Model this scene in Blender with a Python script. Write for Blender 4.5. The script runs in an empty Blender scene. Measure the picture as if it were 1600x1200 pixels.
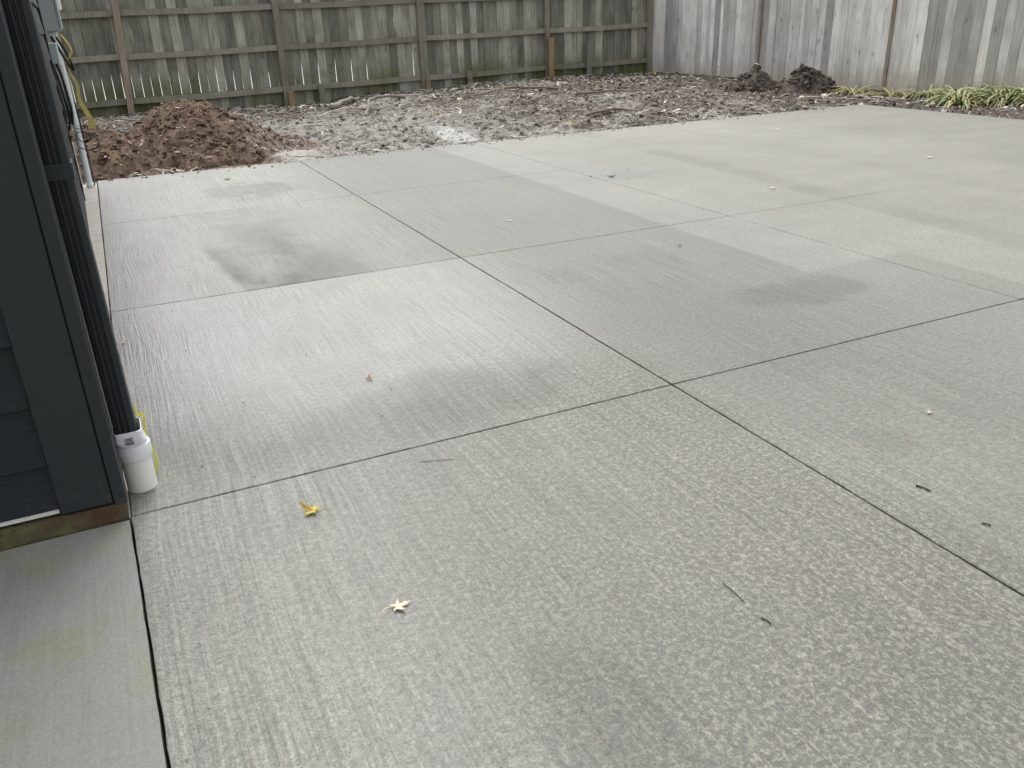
import bpy, bmesh, math, random
import numpy as np
from mathutils import Vector, Matrix

S = bpy.context.scene
COL = S.collection
rad = math.radians

# ------------------------------------------------------------------ camera
cam = bpy.data.cameras.new('camera')
cam_o = bpy.data.objects.new('camera', cam)
COL.objects.link(cam_o)
cam.sensor_width = 36.0
cam.lens = 36.0 * 1302.7 / 1600.0
cam.clip_start = 0.02
cam.clip_end = 2000.0
yaw, pitch, roll = 0.428005, 0.416453, 0.0375433
fw = Vector((math.sin(yaw) * math.cos(pitch), math.cos(yaw) * math.cos(pitch), -math.sin(pitch)))
rt = Vector((math.cos(yaw), -math.sin(yaw), 0.0))
dn = fw.cross(rt)
rt2 = math.cos(roll) * rt + math.sin(roll) * dn
dn2 = -math.sin(roll) * rt + math.cos(roll) * dn
mw = Matrix.Identity(4)
for i in range(3):
    mw[i][0] = rt2[i]
    mw[i][1] = -dn2[i]
    mw[i][2] = -fw[i]
mw[2][3] = 1.24
cam_o.matrix_world = mw
S.camera = cam_o

# ------------------------------------------------------------------ light
SUN_AZ, SUN_EL = rad(5.0), rad(58.0)      # azimuth from +Y towards +X
W = bpy.data.worlds.new('World')
S.world = W
W.use_nodes = True
wt = W.node_tree
wt.nodes.clear()
sky = wt.nodes.new('ShaderNodeTexSky')
sky.sky_type = 'NISHITA'
sky.sun_disc = False
sky.sun_elevation = SUN_EL
sky.sun_rotation = SUN_AZ
sky.air_density = 1.0
sky.dust_density = 4.0
hs = wt.nodes.new('ShaderNodeHueSaturation')
hs.inputs['Saturation'].default_value = 0.12
bg = wt.nodes.new('ShaderNodeBackground')
bg.inputs['Strength'].default_value = 0.15
wo = wt.nodes.new('ShaderNodeOutputWorld')
wt.links.new(sky.outputs[0], hs.inputs['Color'])
wt.links.new(hs.outputs[0], bg.inputs['Color'])
wt.links.new(bg.outputs[0], wo.inputs['Surface'])

sl = bpy.data.lights.new('sun', 'SUN')
sl.energy = 0.6
sl.angle = rad(50)
sl.color = (1.0, 0.975, 0.93)
so = bpy.data.objects.new('sun', sl)
COL.objects.link(so)
sd = Vector((math.sin(SUN_AZ) * math.cos(SUN_EL), math.cos(SUN_AZ) * math.cos(SUN_EL), math.sin(SUN_EL)))
so.rotation_euler = (-sd).to_track_quat('-Z', 'Y').to_euler()
so.location = (0, 0, 30)

vs = S.view_settings
vs.view_transform = 'Standard'
vs.look = 'None'
vs.exposure = 0.92
vs.gamma = 1.0
S.render.engine = 'CYCLES'
S.cycles.use_denoising = True
S.cycles.max_bounces = 6

# ------------------------------------------------------------------ numpy noise
def _h(ix, iy, s):
    n = (ix.astype(np.int64) * 374761393 + iy.astype(np.int64) * 668265263 + s * 1442695041) & 0x7fffffff
    n = ((n ^ (n >> 13)) * 1274126177) & 0x7fffffff
    n = (n ^ (n >> 16)) & 0xffff
    return n / 65535.0
def vnoise(x, y, s=0):
    x = np.asarray(x, float); y = np.asarray(y, float)
    ix = np.floor(x); iy = np.floor(y)
    fx = x - ix; fy = y - iy
    fx = fx * fx * (3 - 2 * fx); fy = fy * fy * (3 - 2 * fy)
    a = _h(ix, iy, s); b = _h(ix + 1, iy, s); c = _h(ix, iy + 1, s); d = _h(ix + 1, iy + 1, s)
    return (a + (b - a) * fx) * (1 - fy) + (c + (d - c) * fx) * fy
def fbm(x, y, sc, octv=4, s=0, g=0.5):
    t = 0; a = 1; n = 0
    c_, s_ = math.cos(0.6), math.sin(0.6)
    for o in range(octv):
        t = t + a * vnoise(x * sc, y * sc, s + o * 17); n += a
        x, y = c_ * x - s_ * y, s_ * x + c_ * y
        a *= g; sc *= 2.03
    return t / n
def sst(a, b, x):
    t = np.clip((x - a) / (b - a), 0, 1)
    return t * t * (3 - 2 * t)

# ------------------------------------------------------------------ object helpers
def tag(o, label, cat, group=None):
    o['label'] = label; o['category'] = cat
    if group: o['group'] = group
    return o
def struct(o):
    o['kind'] = 'structure'
    return o
def stuff(o, label, cat):
    tag(o, label, cat); o['kind'] = 'stuff'
    return o
def empty(name, loc=(0, 0, 0), rz=0.0):
    o = bpy.data.objects.new(name, None)
    o.empty_display_size = 0.1
    COL.objects.link(o)
    o.location = loc
    o.rotation_euler = (0, 0, rz)
    return o
def link(name, me, mat, parent=None, loc=None, rot=None):
    o = bpy.data.objects.new(name, me)
    COL.objects.link(o)
    if mat is not None and len(me.materials) == 0:
        me.materials.append(mat)
    if parent: o.parent = parent
    if loc: o.location = loc
    if rot: o.rotation_euler = rot
    return o
def mesh(name, v, f, smooth=False):
    me = bpy.data.meshes.new(name)
    me.from_pydata([tuple(p) for p in v], [], [tuple(q) for q in f])
    if smooth:
        me.polygons.foreach_set('use_smooth', [True] * len(me.polygons))
    me.update()
    return me
def box_me(name, x0, x1, y0, y1, z0, z1, bev=0.0, seg=1):
    bm = bmesh.new()
    bmesh.ops.create_cube(bm, size=1)
    for v in bm.verts:
        v.co = ((x0 + x1) / 2 + v.co.x * (x1 - x0), (y0 + y1) / 2 + v.co.y * (y1 - y0), (z0 + z1) / 2 + v.co.z * (z1 - z0))
    if bev > 0:
        bmesh.ops.bevel(bm, geom=bm.edges[:], offset=bev, segments=seg, affect='EDGES')
    me = bpy.data.meshes.new(name)
    bm.to_mesh(me); bm.free()
    return me
def box(name, x0, x1, y0, y1, z0, z1, mat, parent=None, bev=0.0, seg=1):
    return link(name, box_me(name, x0, x1, y0, y1, z0, z1, bev, seg), mat, parent)
def tube_vf(pts, r, n=8, v0=0, cap=True):
    V = []; F = []
    pts = [Vector(p) for p in pts]
    prev = None
    for i, p in enumerate(pts):
        t = (pts[min(i + 1, len(pts) - 1)] - pts[max(i - 1, 0)]).normalized()
        ref = Vector((0, 0, 1)) if abs(t.z) < 0.9 else Vector((1, 0, 0))
        if prev is None:
            a = t.cross(ref).normalized()
        else:
            a = (prev - t * prev.dot(t)).normalized()
        prev = a
        b = t.cross(a)
        rr = r[i] if isinstance(r, (list, tuple)) else r
        for k in range(n):
            an = 2 * math.pi * k / n
            V.append(p + (a * math.cos(an) + b * math.sin(an)) * rr)
    for i in range(len(pts) - 1):
        for k in range(n):
            a0 = v0 + i * n + k; a1 = v0 + i * n + (k + 1) % n
            F.append((a0, a1, a1 + n, a0 + n))
    if cap:
        F.append(tuple(v0 + k for k in range(n))[::-1])
        e = v0 + (len(pts) - 1) * n
        F.append(tuple(e + k for k in range(n)))
    return V, F
def tube(name, pts, r, mat, parent=None, n=8):
    V, F = tube_vf(pts, r, n)
    return link(name, mesh(name, V, F, True), mat, parent)
def spline(pts, k=6):
    pts = [Vector(p) for p in pts]
    out = []
    for i in range(len(pts) - 1):
        p0 = pts[max(i - 1, 0)]; p1 = pts[i]; p2 = pts[i + 1]; p3 = pts[min(i + 2, len(pts) - 1)]
        for j in range(k):
            t = j / k
            out.append(0.5 * ((2 * p1) + (p2 - p0) * t + (2 * p0 - 5 * p1 + 4 * p2 - p3) * t * t + (3 * p1 - p0 - 3 * p2 + p3) * t ** 3))
    out.append(pts[-1])
    return out
def prism_me(name, outline, y0, y1):
    """outline in (x,z), counter-clockwise seen from -Y, extruded in y"""
    n = len(outline)
    V = [(x, y0, z) for x, z in outline] + [(x, y1, z) for x, z in outline]
    F = [tuple(range(n)), tuple(range(2 * n - 1, n - 1, -1))]
    for i in range(n):
        j = (i + 1) % n
        F.append((j, i, n + i, n + j))
    return mesh(name, V, F)

# ------------------------------------------------------------------ node helpers
class NT:
    def __init__(s, name):
        s.mat = bpy.data.materials.new(name)
        s.mat.use_nodes = True
        s.t = s.mat.node_tree
        s.b = s.t.nodes['Principled BSDF']
        s.out = s.t.nodes['Material Output']
    def put(s, sock, v):
        if isinstance(v, bpy.types.NodeSocket): s.t.links.new(v, sock)
        elif isinstance(v, (tuple, list)):
            if len(sock.default_value) == 4 and len(v) == 3: v = (*v, 1)
            sock.default_value = v
        else: sock.default_value = v
    def nd(s, ty): return s.t.nodes.new(ty)
    def m(s, op, a, b=None, c=None, clamp=False):
        n = s.nd('ShaderNodeMath'); n.operation = op; n.use_clamp = clamp
        for i, v in enumerate((a, b, c)):
            if v is not None: s.put(n.inputs[i], v)
        return n.outputs[0]
    def add(s, a, b): return s.m('ADD', a, b)
    def sub(s, a, b): return s.m('SUBTRACT', a, b)
    def mul(s, a, b): return s.m('MULTIPLY', a, b)
    def inv(s, a): return s.m('SUBTRACT', 1.0, a)
    def ss(s, a, b, x, o0=0.0, o1=1.0):
        n = s.nd('ShaderNodeMapRange'); n.interpolation_type = 'SMOOTHSTEP'
        s.put(n.inputs['Value'], x)
        if a > b: a, b, o0, o1 = b, a, o1, o0
        n.inputs['From Min'].default_value = a; n.inputs['From Max'].default_value = b
        n.inputs['To Min'].default_value = o0; n.inputs['To Max'].default_value = o1
        return n.outputs[0]
    def pos(s):
        n = s.nd('ShaderNodeNewGeometry'); return n.outputs['Position']
    def obj(s):
        n = s.nd('ShaderNodeTexCoord'); return n.outputs['Object']
    def rnd(s):
        n = s.nd('ShaderNodeObjectInfo'); return n.outputs['Random']
    def sep(s, v):
        n = s.nd('ShaderNodeSeparateXYZ'); s.put(n.inputs[0], v); return n.outputs
    def comb(s, x, y, z):
        n = s.nd('ShaderNodeCombineXYZ')
        for i, v in enumerate((x, y, z)): s.put(n.inputs[i], v)
        return n.outputs[0]
    def vmul(s, v, k):
        n = s.nd('ShaderNodeVectorMath'); n.operation = 'MULTIPLY'
        s.put(n.inputs[0], v); s.put(n.inputs[1], k); return n.outputs[0]
    def vadd(s, v, k):
        n = s.nd('ShaderNodeVectorMath'); n.operation = 'ADD'
        s.put(n.inputs[0], v); s.put(n.inputs[1], k); return n.outputs[0]
    def noise(s, v, sc, det=3.0, ro=0.5, dist=0.0, col=False):
        n = s.nd('ShaderNodeTexNoise')
        s.put(n.inputs['Vector'], v)
        n.inputs['Scale'].default_value = sc; n.inputs['Detail'].default_value = det
        n.inputs['Roughness'].default_value = ro; n.inputs['Distortion'].default_value = dist
        return n.outputs[1 if col else 0]
    def vor(s, v, sc, feature='F1', rnd=1.0):
        n = s.nd('ShaderNodeTexVoronoi'); n.feature = feature
        s.put(n.inputs['Vector'], v); n.inputs['Scale'].default_value = sc
        n.inputs['Randomness'].default_value = rnd
        return n.outputs
    def mix(s, f, a, b, mode='MIX'):
        n = s.nd('ShaderNodeMix'); n.data_type = 'RGBA'; n.blend_type = mode
        s.put(n.inputs[0], f); s.put(n.inputs[6], a); s.put(n.inputs[7], b)
        return n.outputs[2]
    def fmix(s, f, a, b):
        n = s.nd('ShaderNodeMix'); n.data_type = 'FLOAT'
        s.put(n.inputs[0], f); s.put(n.inputs[2], a); s.put(n.inputs[3], b)
        return n.outputs[0]
    def scale(s, c, f):
        """colour times scalar"""
        n = s.nd('ShaderNodeVectorMath'); n.operation = 'SCALE'
        s.put(n.inputs[0], c); s.put(n.inputs['Scale'], f); return n.outputs[0]
    def bump(s, h, st=0.3, d=0.01):
        n = s.nd('ShaderNodeBump'); s.put(n.inputs['Height'], h)
        n.inputs['Strength'].default_value = st; n.inputs['Distance'].default_value = d
        s.t.links.new(n.outputs[0], s.b.inputs['Normal'])
    def fin(s, col=None, rough=None, spec=None):
        if col is not None: s.put(s.b.inputs['Base Color'], col)
        if rough is not None: s.put(s.b.inputs['Roughness'], rough)
        if spec is not None: s.put(s.b.inputs['Specular IOR Level'], spec)
        return s.mat

def rgb3(n, c): return c

# --- new concrete of the patio
def concrete_new():
    n = NT('patio_concrete')
    p = n.pos()
    x, y, z = n.sep(p)
    big = n.noise(p, 0.55, 3, 0.5)
    med = n.noise(p, 3.2, 4, 0.55)
    fine = n.noise(p, 52, 3, 0.75)
    grain = n.noise(p, 190, 1, 0.6)
    v = n.add(0.172, n.mul(n.sub(big, 0.5), 0.09))
    v = n.mul(v, n.add(1.0, n.mul(n.sub(med, 0.5), 0.34)))
    # broom finish, dragged along Y with slow wander
    wob = n.mul(n.sub(n.noise(n.comb(n.mul(x, 0.9), n.mul(y, 0.9), 0.0), 1.0, 1), 0.5), 0.10)
    xw = n.add(x, wob)
    st1 = n.noise(n.comb(n.mul(xw, 105), n.mul(y, 2.6), 0.0), 1.0, 3, 0.6)
    st2 = n.noise(n.comb(n.mul(xw, 34), n.mul(y, 0.7), 3.0), 1.0, 3, 0.6)
    brm = n.fmix(n.ss(1.5, 4.2, x), 1.0, 0.35)
    brm = n.mul(brm, n.ss(0.30, 0.62, n.noise(p, 1.3, 2), 0.55, 1.15))
    streak = n.add(n.mul(n.sub(st1, 0.5), 1.15), n.mul(n.sub(st2, 0.5), 0.45))
    v = n.mul(v, n.add(1.0, n.mul(streak, brm)))
    # a few deeper wandering broom grooves
    gl = n.noise(n.comb(n.mul(xw, 17), n.mul(y, 0.42), 9.0), 1.0, 1.5, 0.5)
    groove = n.ss(0.012, 0.0, n.m('ABSOLUTE', n.sub(gl, 0.5)))
    groove = n.mul(groove, n.ss(0.52, 0.62, n.noise(p, 1.7, 2)))
    groove = n.mul(groove, n.ss(2.6, 1.2, x))
    v = n.mul(v, n.sub(1.0, n.mul(groove, 0.10)))
    # sand grain
    v = n.mul(v, n.add(1.0, n.mul(n.sub(fine, 0.5), 1.35)))
    v = n.mul(v, n.add(1.0, n.mul(n.sub(grain, 0.5), 1.15)))
    # drying mottle on the near panels
    s_ = n.sub(x, n.mul(n.sub(y, 1.0), 0.35))
    s_ = n.add(s_, n.mul(n.sub(n.noise(p, 2.1, 3), 0.5), 1.1))
    M = n.ss(-0.15, 1.15, s_)
    M = n.mul(M, n.ss(1.6, 1.9, x, 1.0, 0.45))
    M = n.mul(M, n.ss(2.3, 3.6, y, 1.0, 0.12))
    M = n.mul(M, n.ss(2.2, 2.9, x, 1.0, 0.35))
    mv = n.vmul(p, (1.0, 0.8, 1.0))
    mo = n.noise(mv, 84, 4, 0.60, 0.3)
    wet = n.ss(0.505, 0.55, mo)          # 1 = already dry, pale
    mfac = n.fmix(wet, 0.70, 1.14)
    v = n.mul(v, n.fmix(M, 1.0, mfac))
    # --- stains left by the curing sheets (straight edges, slab-aligned)
    e1 = n.mul(n.sub(n.noise(p, 5.0, 4, 0.65), 0.5), 0.06)
    xe = n.add(x, e1); ye = n.add(y, e1)
    drk = n.mul(n.ss(3.09, 3.04, xe), n.ss(1.3, 2.3, x))
    notch = n.mul(n.ss(3.78, 3.745, xe), n.ss(3.11, 3.04, ye))
    sheet = n.m('MAXIMUM', drk, n.mul(notch, n.ss(1.3, 2.3, x)))
    sheet = n.mul(sheet, n.ss(1.3, 2.6, y))
    v = n.mul(v, n.sub(n.add(1.0, n.mul(n.ss(2.4, 3.6, x), 0.16)), n.mul(n.mul(sheet, n.ss(0.3, 0.6, med, 0.6, 1.1)), 0.19)))
    edge = n.mul(n.ss(2.72, 3.05, xe), n.ss(3.09, 3.05, xe))
    v = n.mul(v, n.sub(1.0, n.mul(n.mul(edge, n.ss(3.0, 3.4, y)), 0.12)))
    # dark strip between two sheets
    bx = n.sub(xe, n.add(4.10, n.mul(y, 0.075)))
    band = n.mul(n.ss(-0.02, 0.02, bx), n.ss(0.30, 0.19, bx))
    band = n.mul(band, n.ss(0.30, 0.55, n.noise(p, 0.9, 2), 0.35, 1.0))
    v = n.mul(v, n.sub(1.0, n.mul(band, 0.17)))
    bx2 = n.sub(xe, n.add(5.35, n.mul(y, 0.05)))
    band2 = n.mul(n.ss(-0.02, 0.02, bx2), n.ss(0.40, 0.08, bx2))
    v = n.mul(v, n.sub(1.0, n.mul(band2, 0.06)))
    pale_sheen = n.mul(n.ss(1.75, 1.2, n.add(x, n.mul(n.sub(med, 0.5), 0.8))), n.ss(2.3, 3.3, n.add(y, n.mul(n.sub(med, 0.5), 1.0))))  # paler cement by the house, with the sky sheen's brightness painted in
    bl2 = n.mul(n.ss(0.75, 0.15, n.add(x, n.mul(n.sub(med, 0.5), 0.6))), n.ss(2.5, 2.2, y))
    v = n.mul(v, n.add(1.0, n.add(n.mul(pale_sheen, 0.28), n.mul(bl2, 0.38))))
    # damp dark patch in the third panel by the house
    pl = n.sub(xe, n.sub(0.93, n.mul(y, 0.106)))
    dp = n.mul(n.fmix(n.ss(5.0, 5.6, y), n.ss(-0.02, 0.05, pl), n.ss(-0.02, 0.55, pl)), n.ss(1.05, 0.25, pl))
    dp = n.mul(dp, n.mul(n.ss(4.27, 4.28, y), n.ss(6.47, 6.40, y)))
    dp = n.mul(dp, n.ss(6.6, 4.6, y, 0.55, 1.0))
    dp = n.mul(dp, n.ss(0.30, 0.62, n.noise(n.comb(x, n.mul(y, 0.6), 0.0), 2.6, 4, 0.6), 0.35, 1.15))
    v = n.mul(v, n.sub(1.0, n.mul(n.mul(dp, n.add(0.6, n.mul(st2, 0.8))), 0.60)))
    bn = n.add(n.mul(n.sub(n.noise(p, 3.5, 5, 0.65), 0.5), 3.0), n.mul(n.sub(st2, 0.5), 1.2))
    def blob(cx, cy, rx, ry, amt, vv):
        dx = n.m('DIVIDE', n.sub(x, cx), rx); dy = n.m('DIVIDE', n.sub(y, cy), ry)
        r = n.add(n.add(n.mul(dx, dx), n.mul(dy, dy)), bn)
        return n.mul(vv, n.sub(1.0, n.mul(n.ss(1.0, 0.1, r), amt)))
    v = blob(0.98, 7.2, 0.42, 0.5, 0.34, v)
    v = blob(2.85, 2.85, 0.45, 0.22, 0.28, v)
    v = blob(1.99, 1.57, 0.10, 0.13, 0.12, v)
    v = blob(2.56, 3.75, 0.30, 0.25, 0.10, v)
    v = blob(2.00, 3.65, 0.16, 0.22, 0.10, v)
    v = blob(3.75, 5.95, 0.40, 0.25, 0.12, v)
    v = blob(0.95, 2.55, 0.55, 0.30, 0.20, v)
    v = blob(0.62, 1.05, 0.14, 0.34, 0.18, v)
    v = blob(7.2, 6.6, 0.5, 0.5, 0.08, v)
    # long faint dark drags across the far panels
    dr = n.noise(n.comb(n.mul(x, 0.9), n.mul(y, 3.0), 5.0), 1.0, 4, 0.6)
    v = n.mul(v, n.add(1.0, n.mul(n.mul(n.sub(dr, 0.5), 0.22), n.ss(2.5, 5.0, x))))
    # pits and specks
    pv = n.vadd(p, n.scale(n.noise(p, 45, 3, 0.6, 0.0, True), 0.05))
    vo = n.vor(pv, 9.0)
    gate = n.ss(0.86, 0.90, n.sep(vo['Color'])[0])
    pit = n.mul(n.ss(0.075, 0.03, vo['Distance']), gate)
    vo2 = n.vor(n.vadd(n.vmul(pv, (1.0, 1.3, 1.0)), (3.1, 1.7, 0.0)), 26.0)
    pit2 = n.mul(n.ss(0.13, 0.06, vo2['Distance']), n.ss(0.66, 0.70, n.sep(vo2['Color'])[1]))
    pit = n.m('MAXIMUM', pit, pit2)
    pit = n.mul(pit, n.ss(0.36, 0.55, n.noise(p, 1.1, 3), 0.15, 1.0))
    v = n.mul(v, n.sub(1.0, n.mul(pit, 0.62)))
    # tints
    t1 = n.noise(n.vadd(p, (7.0, 3.0, 0.0)), 0.8, 3)
    c = n.mix(n.ss(0.35, 0.62, t1), (0.985, 0.99, 0.875), (0.965, 1.0, 0.895))
    c = n.mix(n.ss(3.5, 6.5, n.add(x, n.mul(t1, 2.0))), c, (1.0, 0.98, 0.83))
    c = n.mix(n.mul(n.mul(n.ss(0.9, -0.1, x), n.ss(2.2, 2.8, y)), 0.8), c, (1.0, 0.965, 0.92))
    c = n.mix(n.mul(M, n.fmix(wet, 0.35, 0.85)), c, (1.0, 0.97, 0.76))
    c = n.scale(c, v)
    # gloss: the panel by the house still carries a cement sheen
    g1 = n.mul(n.ss(2.0, 1.3, x), n.mul(n.ss(2.35, 3.2, y), n.ss(4.30, 4.26, y)))
    g2 = n.mul(n.ss(1.4, 0.1, x), n.ss(4.2, 4.35, y))
    g = n.m('MAXIMUM', g1, n.mul(g2, 0.7))
    g = n.mul(g, n.ss(0.32, 0.58, n.noise(n.comb(n.mul(x, 2.6), n.mul(y, 1.2), 2.0), 1.0, 4), 0.6, 1.0))
    g = n.mul(g, n.sub(1.0, dp))
    r = n.sub(0.60, n.mul(g, 0.36))
    r = n.add(r, n.mul(n.sub(st1, 0.5), 0.12))
    h = n.add(n.mul(st1, brm), n.add(n.mul(fine, 0.5), n.mul(grain, 0.35)))
    n.bump(h, 0.5, 0.004)
    return n.fin(c, r, 0.5)

def concrete_old():
    n = NT('walkway_concrete')
    p = n.pos(); x, y, z = n.sep(p)
    v = n.add(0.27, n.mul(n.sub(n.noise(p, 2.2, 4), 0.5), 0.10))
    st = n.noise(n.comb(n.mul(x, 130), n.mul(y, 3.0), 0.0), 1.0, 3, 0.6)
    v = n.mul(v, n.add(1.0, n.mul(n.sub(st, 0.5), 0.34)))
    v = n.mul(v, n.add(1.0, n.mul(n.sub(n.noise(p, 160, 2), 0.5), 0.5)))
    c = n.mix(n.ss(0.48, 0.62, n.noise(n.vadd(p, (3, 1, 0)), 3.0, 4, 0.6)), (1.0, 0.995, 0.93), (0.93, 0.98, 0.72))
    c = n.scale(c, v)
    n.bump(n.add(st, n.noise(p, 150, 2)), 0.3, 0.003)
    return n.fin(c, 0.75, 0.3)

def concrete_base(name, val, tint=(1, 0.97, 0.9)):
    n = NT(name); p = n.pos()
    v = n.mul(val, n.add(0.7, n.mul(n.noise(p, 9, 5, 0.65), 0.6)))
    n.bump(n.noise(p, 60, 4, 0.7), 0.5, 0.01)
    return n.fin(n.scale(tint, v), 0.9, 0.2)

def mossy_footing():
    n = NT('mossy_footing'); p = n.pos()
    a = n.noise(p, 14, 5, 0.65); b = n.noise(n.vadd(p, (4, 2, 7)), 9, 4, 0.6)
    c = n.mix(n.ss(0.4, 0.6, a), (0.11, 0.095, 0.055), (0.10, 0.055, 0.035))
    c = n.mix(n.ss(0.50, 0.66, b), c, (0.15, 0.155, 0.07))
    n.bump(n.noise(p, 90, 4, 0.7), 0.7, 0.008)
    return n.fin(c, 0.92, 0.2)

def soil(name, red):
    n = NT(name); p = n.pos(); x, y, z = n.sep(p)
    a = n.noise(p, 1.4, 5, 0.6); b = n.noise(p, 14, 5, 0.7); c2 = n.noise(p, 70, 3, 0.6)
    if red:
        c = n.mix(n.ss(0.35, 0.65, b), (0.075, 0.052, 0.036), (0.22, 0.155, 0.112))
        c = n.mix(n.mul(n.ss(1.0, 1.7, x), n.ss(0.42, 0.6, b)), c, (0.30, 0.255, 0.225))
    else:
        c = n.mix(n.ss(0.38, 0.62, b), (0.040, 0.034, 0.027), (0.225, 0.197, 0.165))
        dust = n.mul(n.ss(6.4, 4.4, n.add(x, n.mul(a, 1.5))), n.ss(13.9, 12.2, n.add(y, n.mul(a, 1.5))))
        dust = n.m('MAXIMUM', dust, n.mul(n.ss(0.50, 0.62, a), n.ss(9.0, 7.5, x)))
        dust = n.mul(dust, n.ss(0.40, 0.58, n.noise(n.vadd(p, (2, 5, 1)), 7, 5, 0.7), 0.15, 1.0))
        c = n.mix(n.mul(dust, 0.70), c, (0.42, 0.405, 0.375))
        wet = n.ss(8.3, 9.4, x)
        c = n.mix(n.mul(wet, 0.50), c, (0.085, 0.068, 0.060))
        nr = n.mul(n.ss(1.75, 1.3, x), n.ss(9.7, 9.1, y))
        c = n.mix(n.mul(nr, 0.85), c, n.mix(n.ss(0.35, 0.65, b), (0.070, 0.049, 0.034), (0.20, 0.14, 0.10)))
        # spilled cement, one splash by the patio edge
        dx = n.m('DIVIDE', n.sub(x, 3.65), 0.28); dy = n.m('DIVIDE', n.sub(y, 9.35), 0.75)
        r = n.add(n.add(n.mul(dx, dx), n.mul(dy, dy)), n.mul(n.sub(b, 0.5), 2.4))
        c = n.mix(n.mul(n.ss(1.0, 0.1, r), 0.9), c, (0.52, 0.52, 0.51))
        dx = n.m('DIVIDE', n.sub(x, 1.75), 0.30); dy = n.m('DIVIDE', n.sub(y, 9.1), 0.75)
        r = n.add(n.add(n.mul(dx, dx), n.mul(dy, dy)), n.mul(n.sub(b, 0.5), 2.4))
        c = n.mix(n.mul(n.ss(1.0, 0.1, r), 0.85), c, (0.47, 0.44, 0.42))
    c = n.scale(c, n.add(0.7, n.mul(c2, 0.6)))
    n.bump(n.add(n.mul(b, 1.0), n.mul(c2, 0.6)), 0.8, 0.03)
    return n.fin(c, 0.95, 0.15)

def wood(name, base, alt, moss=0.0, dirty=0.0, red=0.0, contrast=1.0):
    n = NT(name); p = n.pos(); x, y, z = n.sep(p); r = n.rnd()
    r7 = n.mul(r, 37.0)
    gv = n.comb(n.add(n.mul(x, 55), r7), n.add(n.mul(y, 55), r7), n.mul(z, 2.0))
    g = n.noise(gv, 1.0, 4, 0.65)
    bl = n.noise(n.comb(n.add(n.mul(x, 2.0), r7), n.mul(y, 2.0), n.mul(z, 2.2)), 1.0, 4, 0.6)
    c = n.mix(n.ss(0.30, 0.70, n.add(n.mul(g, 0.55), n.mul(bl, 0.45))), base, alt)
    c = n.scale(c, n.add(1.0 - 0.33 * contrast, n.mul(r, 0.66 * contrast)))
    # dark rain stains
    sv = n.comb(n.add(n.mul(x, 9), r7), n.mul(y, 9), n.mul(z, 1.6))
    stn = n.ss(0.56, 0.74, n.noise(sv, 1.0, 4, 0.65))
    c = n.mix(n.mul(stn, 0.42), c, (0.10, 0.10, 0.095))
    # knots
    kv = n.comb(n.add(n.mul(x, 9), r7), n.mul(y, 9), n.mul(z, 3.2))
    kvo = n.vor(kv, 1.0)
    kn = n.mul(n.ss(0.20, 0.05, kvo['Distance']), n.ss(0.6, 0.65, n.sep(kvo['Color'])[0]))
    c = n.mix(n.mul(kn, 0.55), c, (0.045, 0.036, 0.03))
    if moss:
        mz = n.mul(n.ss(0.80, 0.25, n.add(z, n.mul(bl, 0.25))), n.ss(0.42, 0.60, n.noise(p, 0.9, 3)))
        c = n.mix(n.mul(mz, moss), c, (0.125, 0.14, 0.04))
    if dirty:
        dz = n.ss(0.42, 0.05, n.add(z, n.mul(n.sub(bl, 0.5), 0.35)))
        c = n.mix(n.mul(dz, dirty), c, (0.42, 0.36, 0.29))
    n.bump(g, 0.5, 0.004)
    return n.fin(c, 0.85, 0.2)

def paint(name, col, rough=0.5, var=0.15, grain=False, spec=0.3, dirt=0.0):
    n = NT(name); p = n.pos(); x, y, z = n.sep(p)
    v = n.add(1.0 - var / 2, n.mul(n.noise(p, 6, 4, 0.6), var))
    c = n.scale(col, v)
    if dirt:
        vo = n.vor(n.vmul(p, (0.7, 0.7, 1.8)), 15)
        sp = n.mul(n.ss(0.17, 0.08, vo['Distance']), n.ss(0.66, 0.70, n.sep(vo['Color'])[1]))
        c = n.mix(n.mul(sp, dirt), c, (0.010, 0.011, 0.012))
        c = n.mix(n.mul(n.ss(0.55, 0.75, n.noise(p, 4, 5, 0.65)), dirt * 0.5), c, n.scale(col, 1.9))
    if dirt:
        mud = n.mul(n.ss(0.30, 0.04, n.add(z, n.mul(n.noise(p, 9, 4, 0.6), 0.25))), n.ss(0.48, 0.66, n.noise(p, 38, 4, 0.65)))
        c = n.mix(n.mul(mud, 0.45), c, (0.16, 0.14, 0.115))
    if grain:
        g = n.noise(n.comb(n.mul(x, 7), n.mul(y, 7), n.mul(z, 120)), 1.0, 4, 0.6, 0.8)
        n.bump(g, 0.45, 0.006)
    else:
        n.bump(n.noise(p, 70, 3), 0.12, 0.003)
    return n.fin(c, n.add(rough - 0.06, n.mul(n.noise(p, 12, 3), 0.12)), spec)

def leafmat(name, c1, c2, c3=None):
    n = NT(name); p = n.obj(); r = n.rnd()
    f = n.noise(n.vadd(p, n.comb(n.mul(r, 9.0), r, r)), 40, 4, 0.6)
    c = n.mix(n.ss(0.35, 0.65, f), c1, c2)
    if c3: c = n.mix(n.ss(0.55, 1.0, r), c, c3)
    n.put(n.b.inputs['Subsurface Weight'], 0.0)
    n.bump(f, 0.3, 0.002)
    return n.fin(c, 0.6, 0.3)

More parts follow.
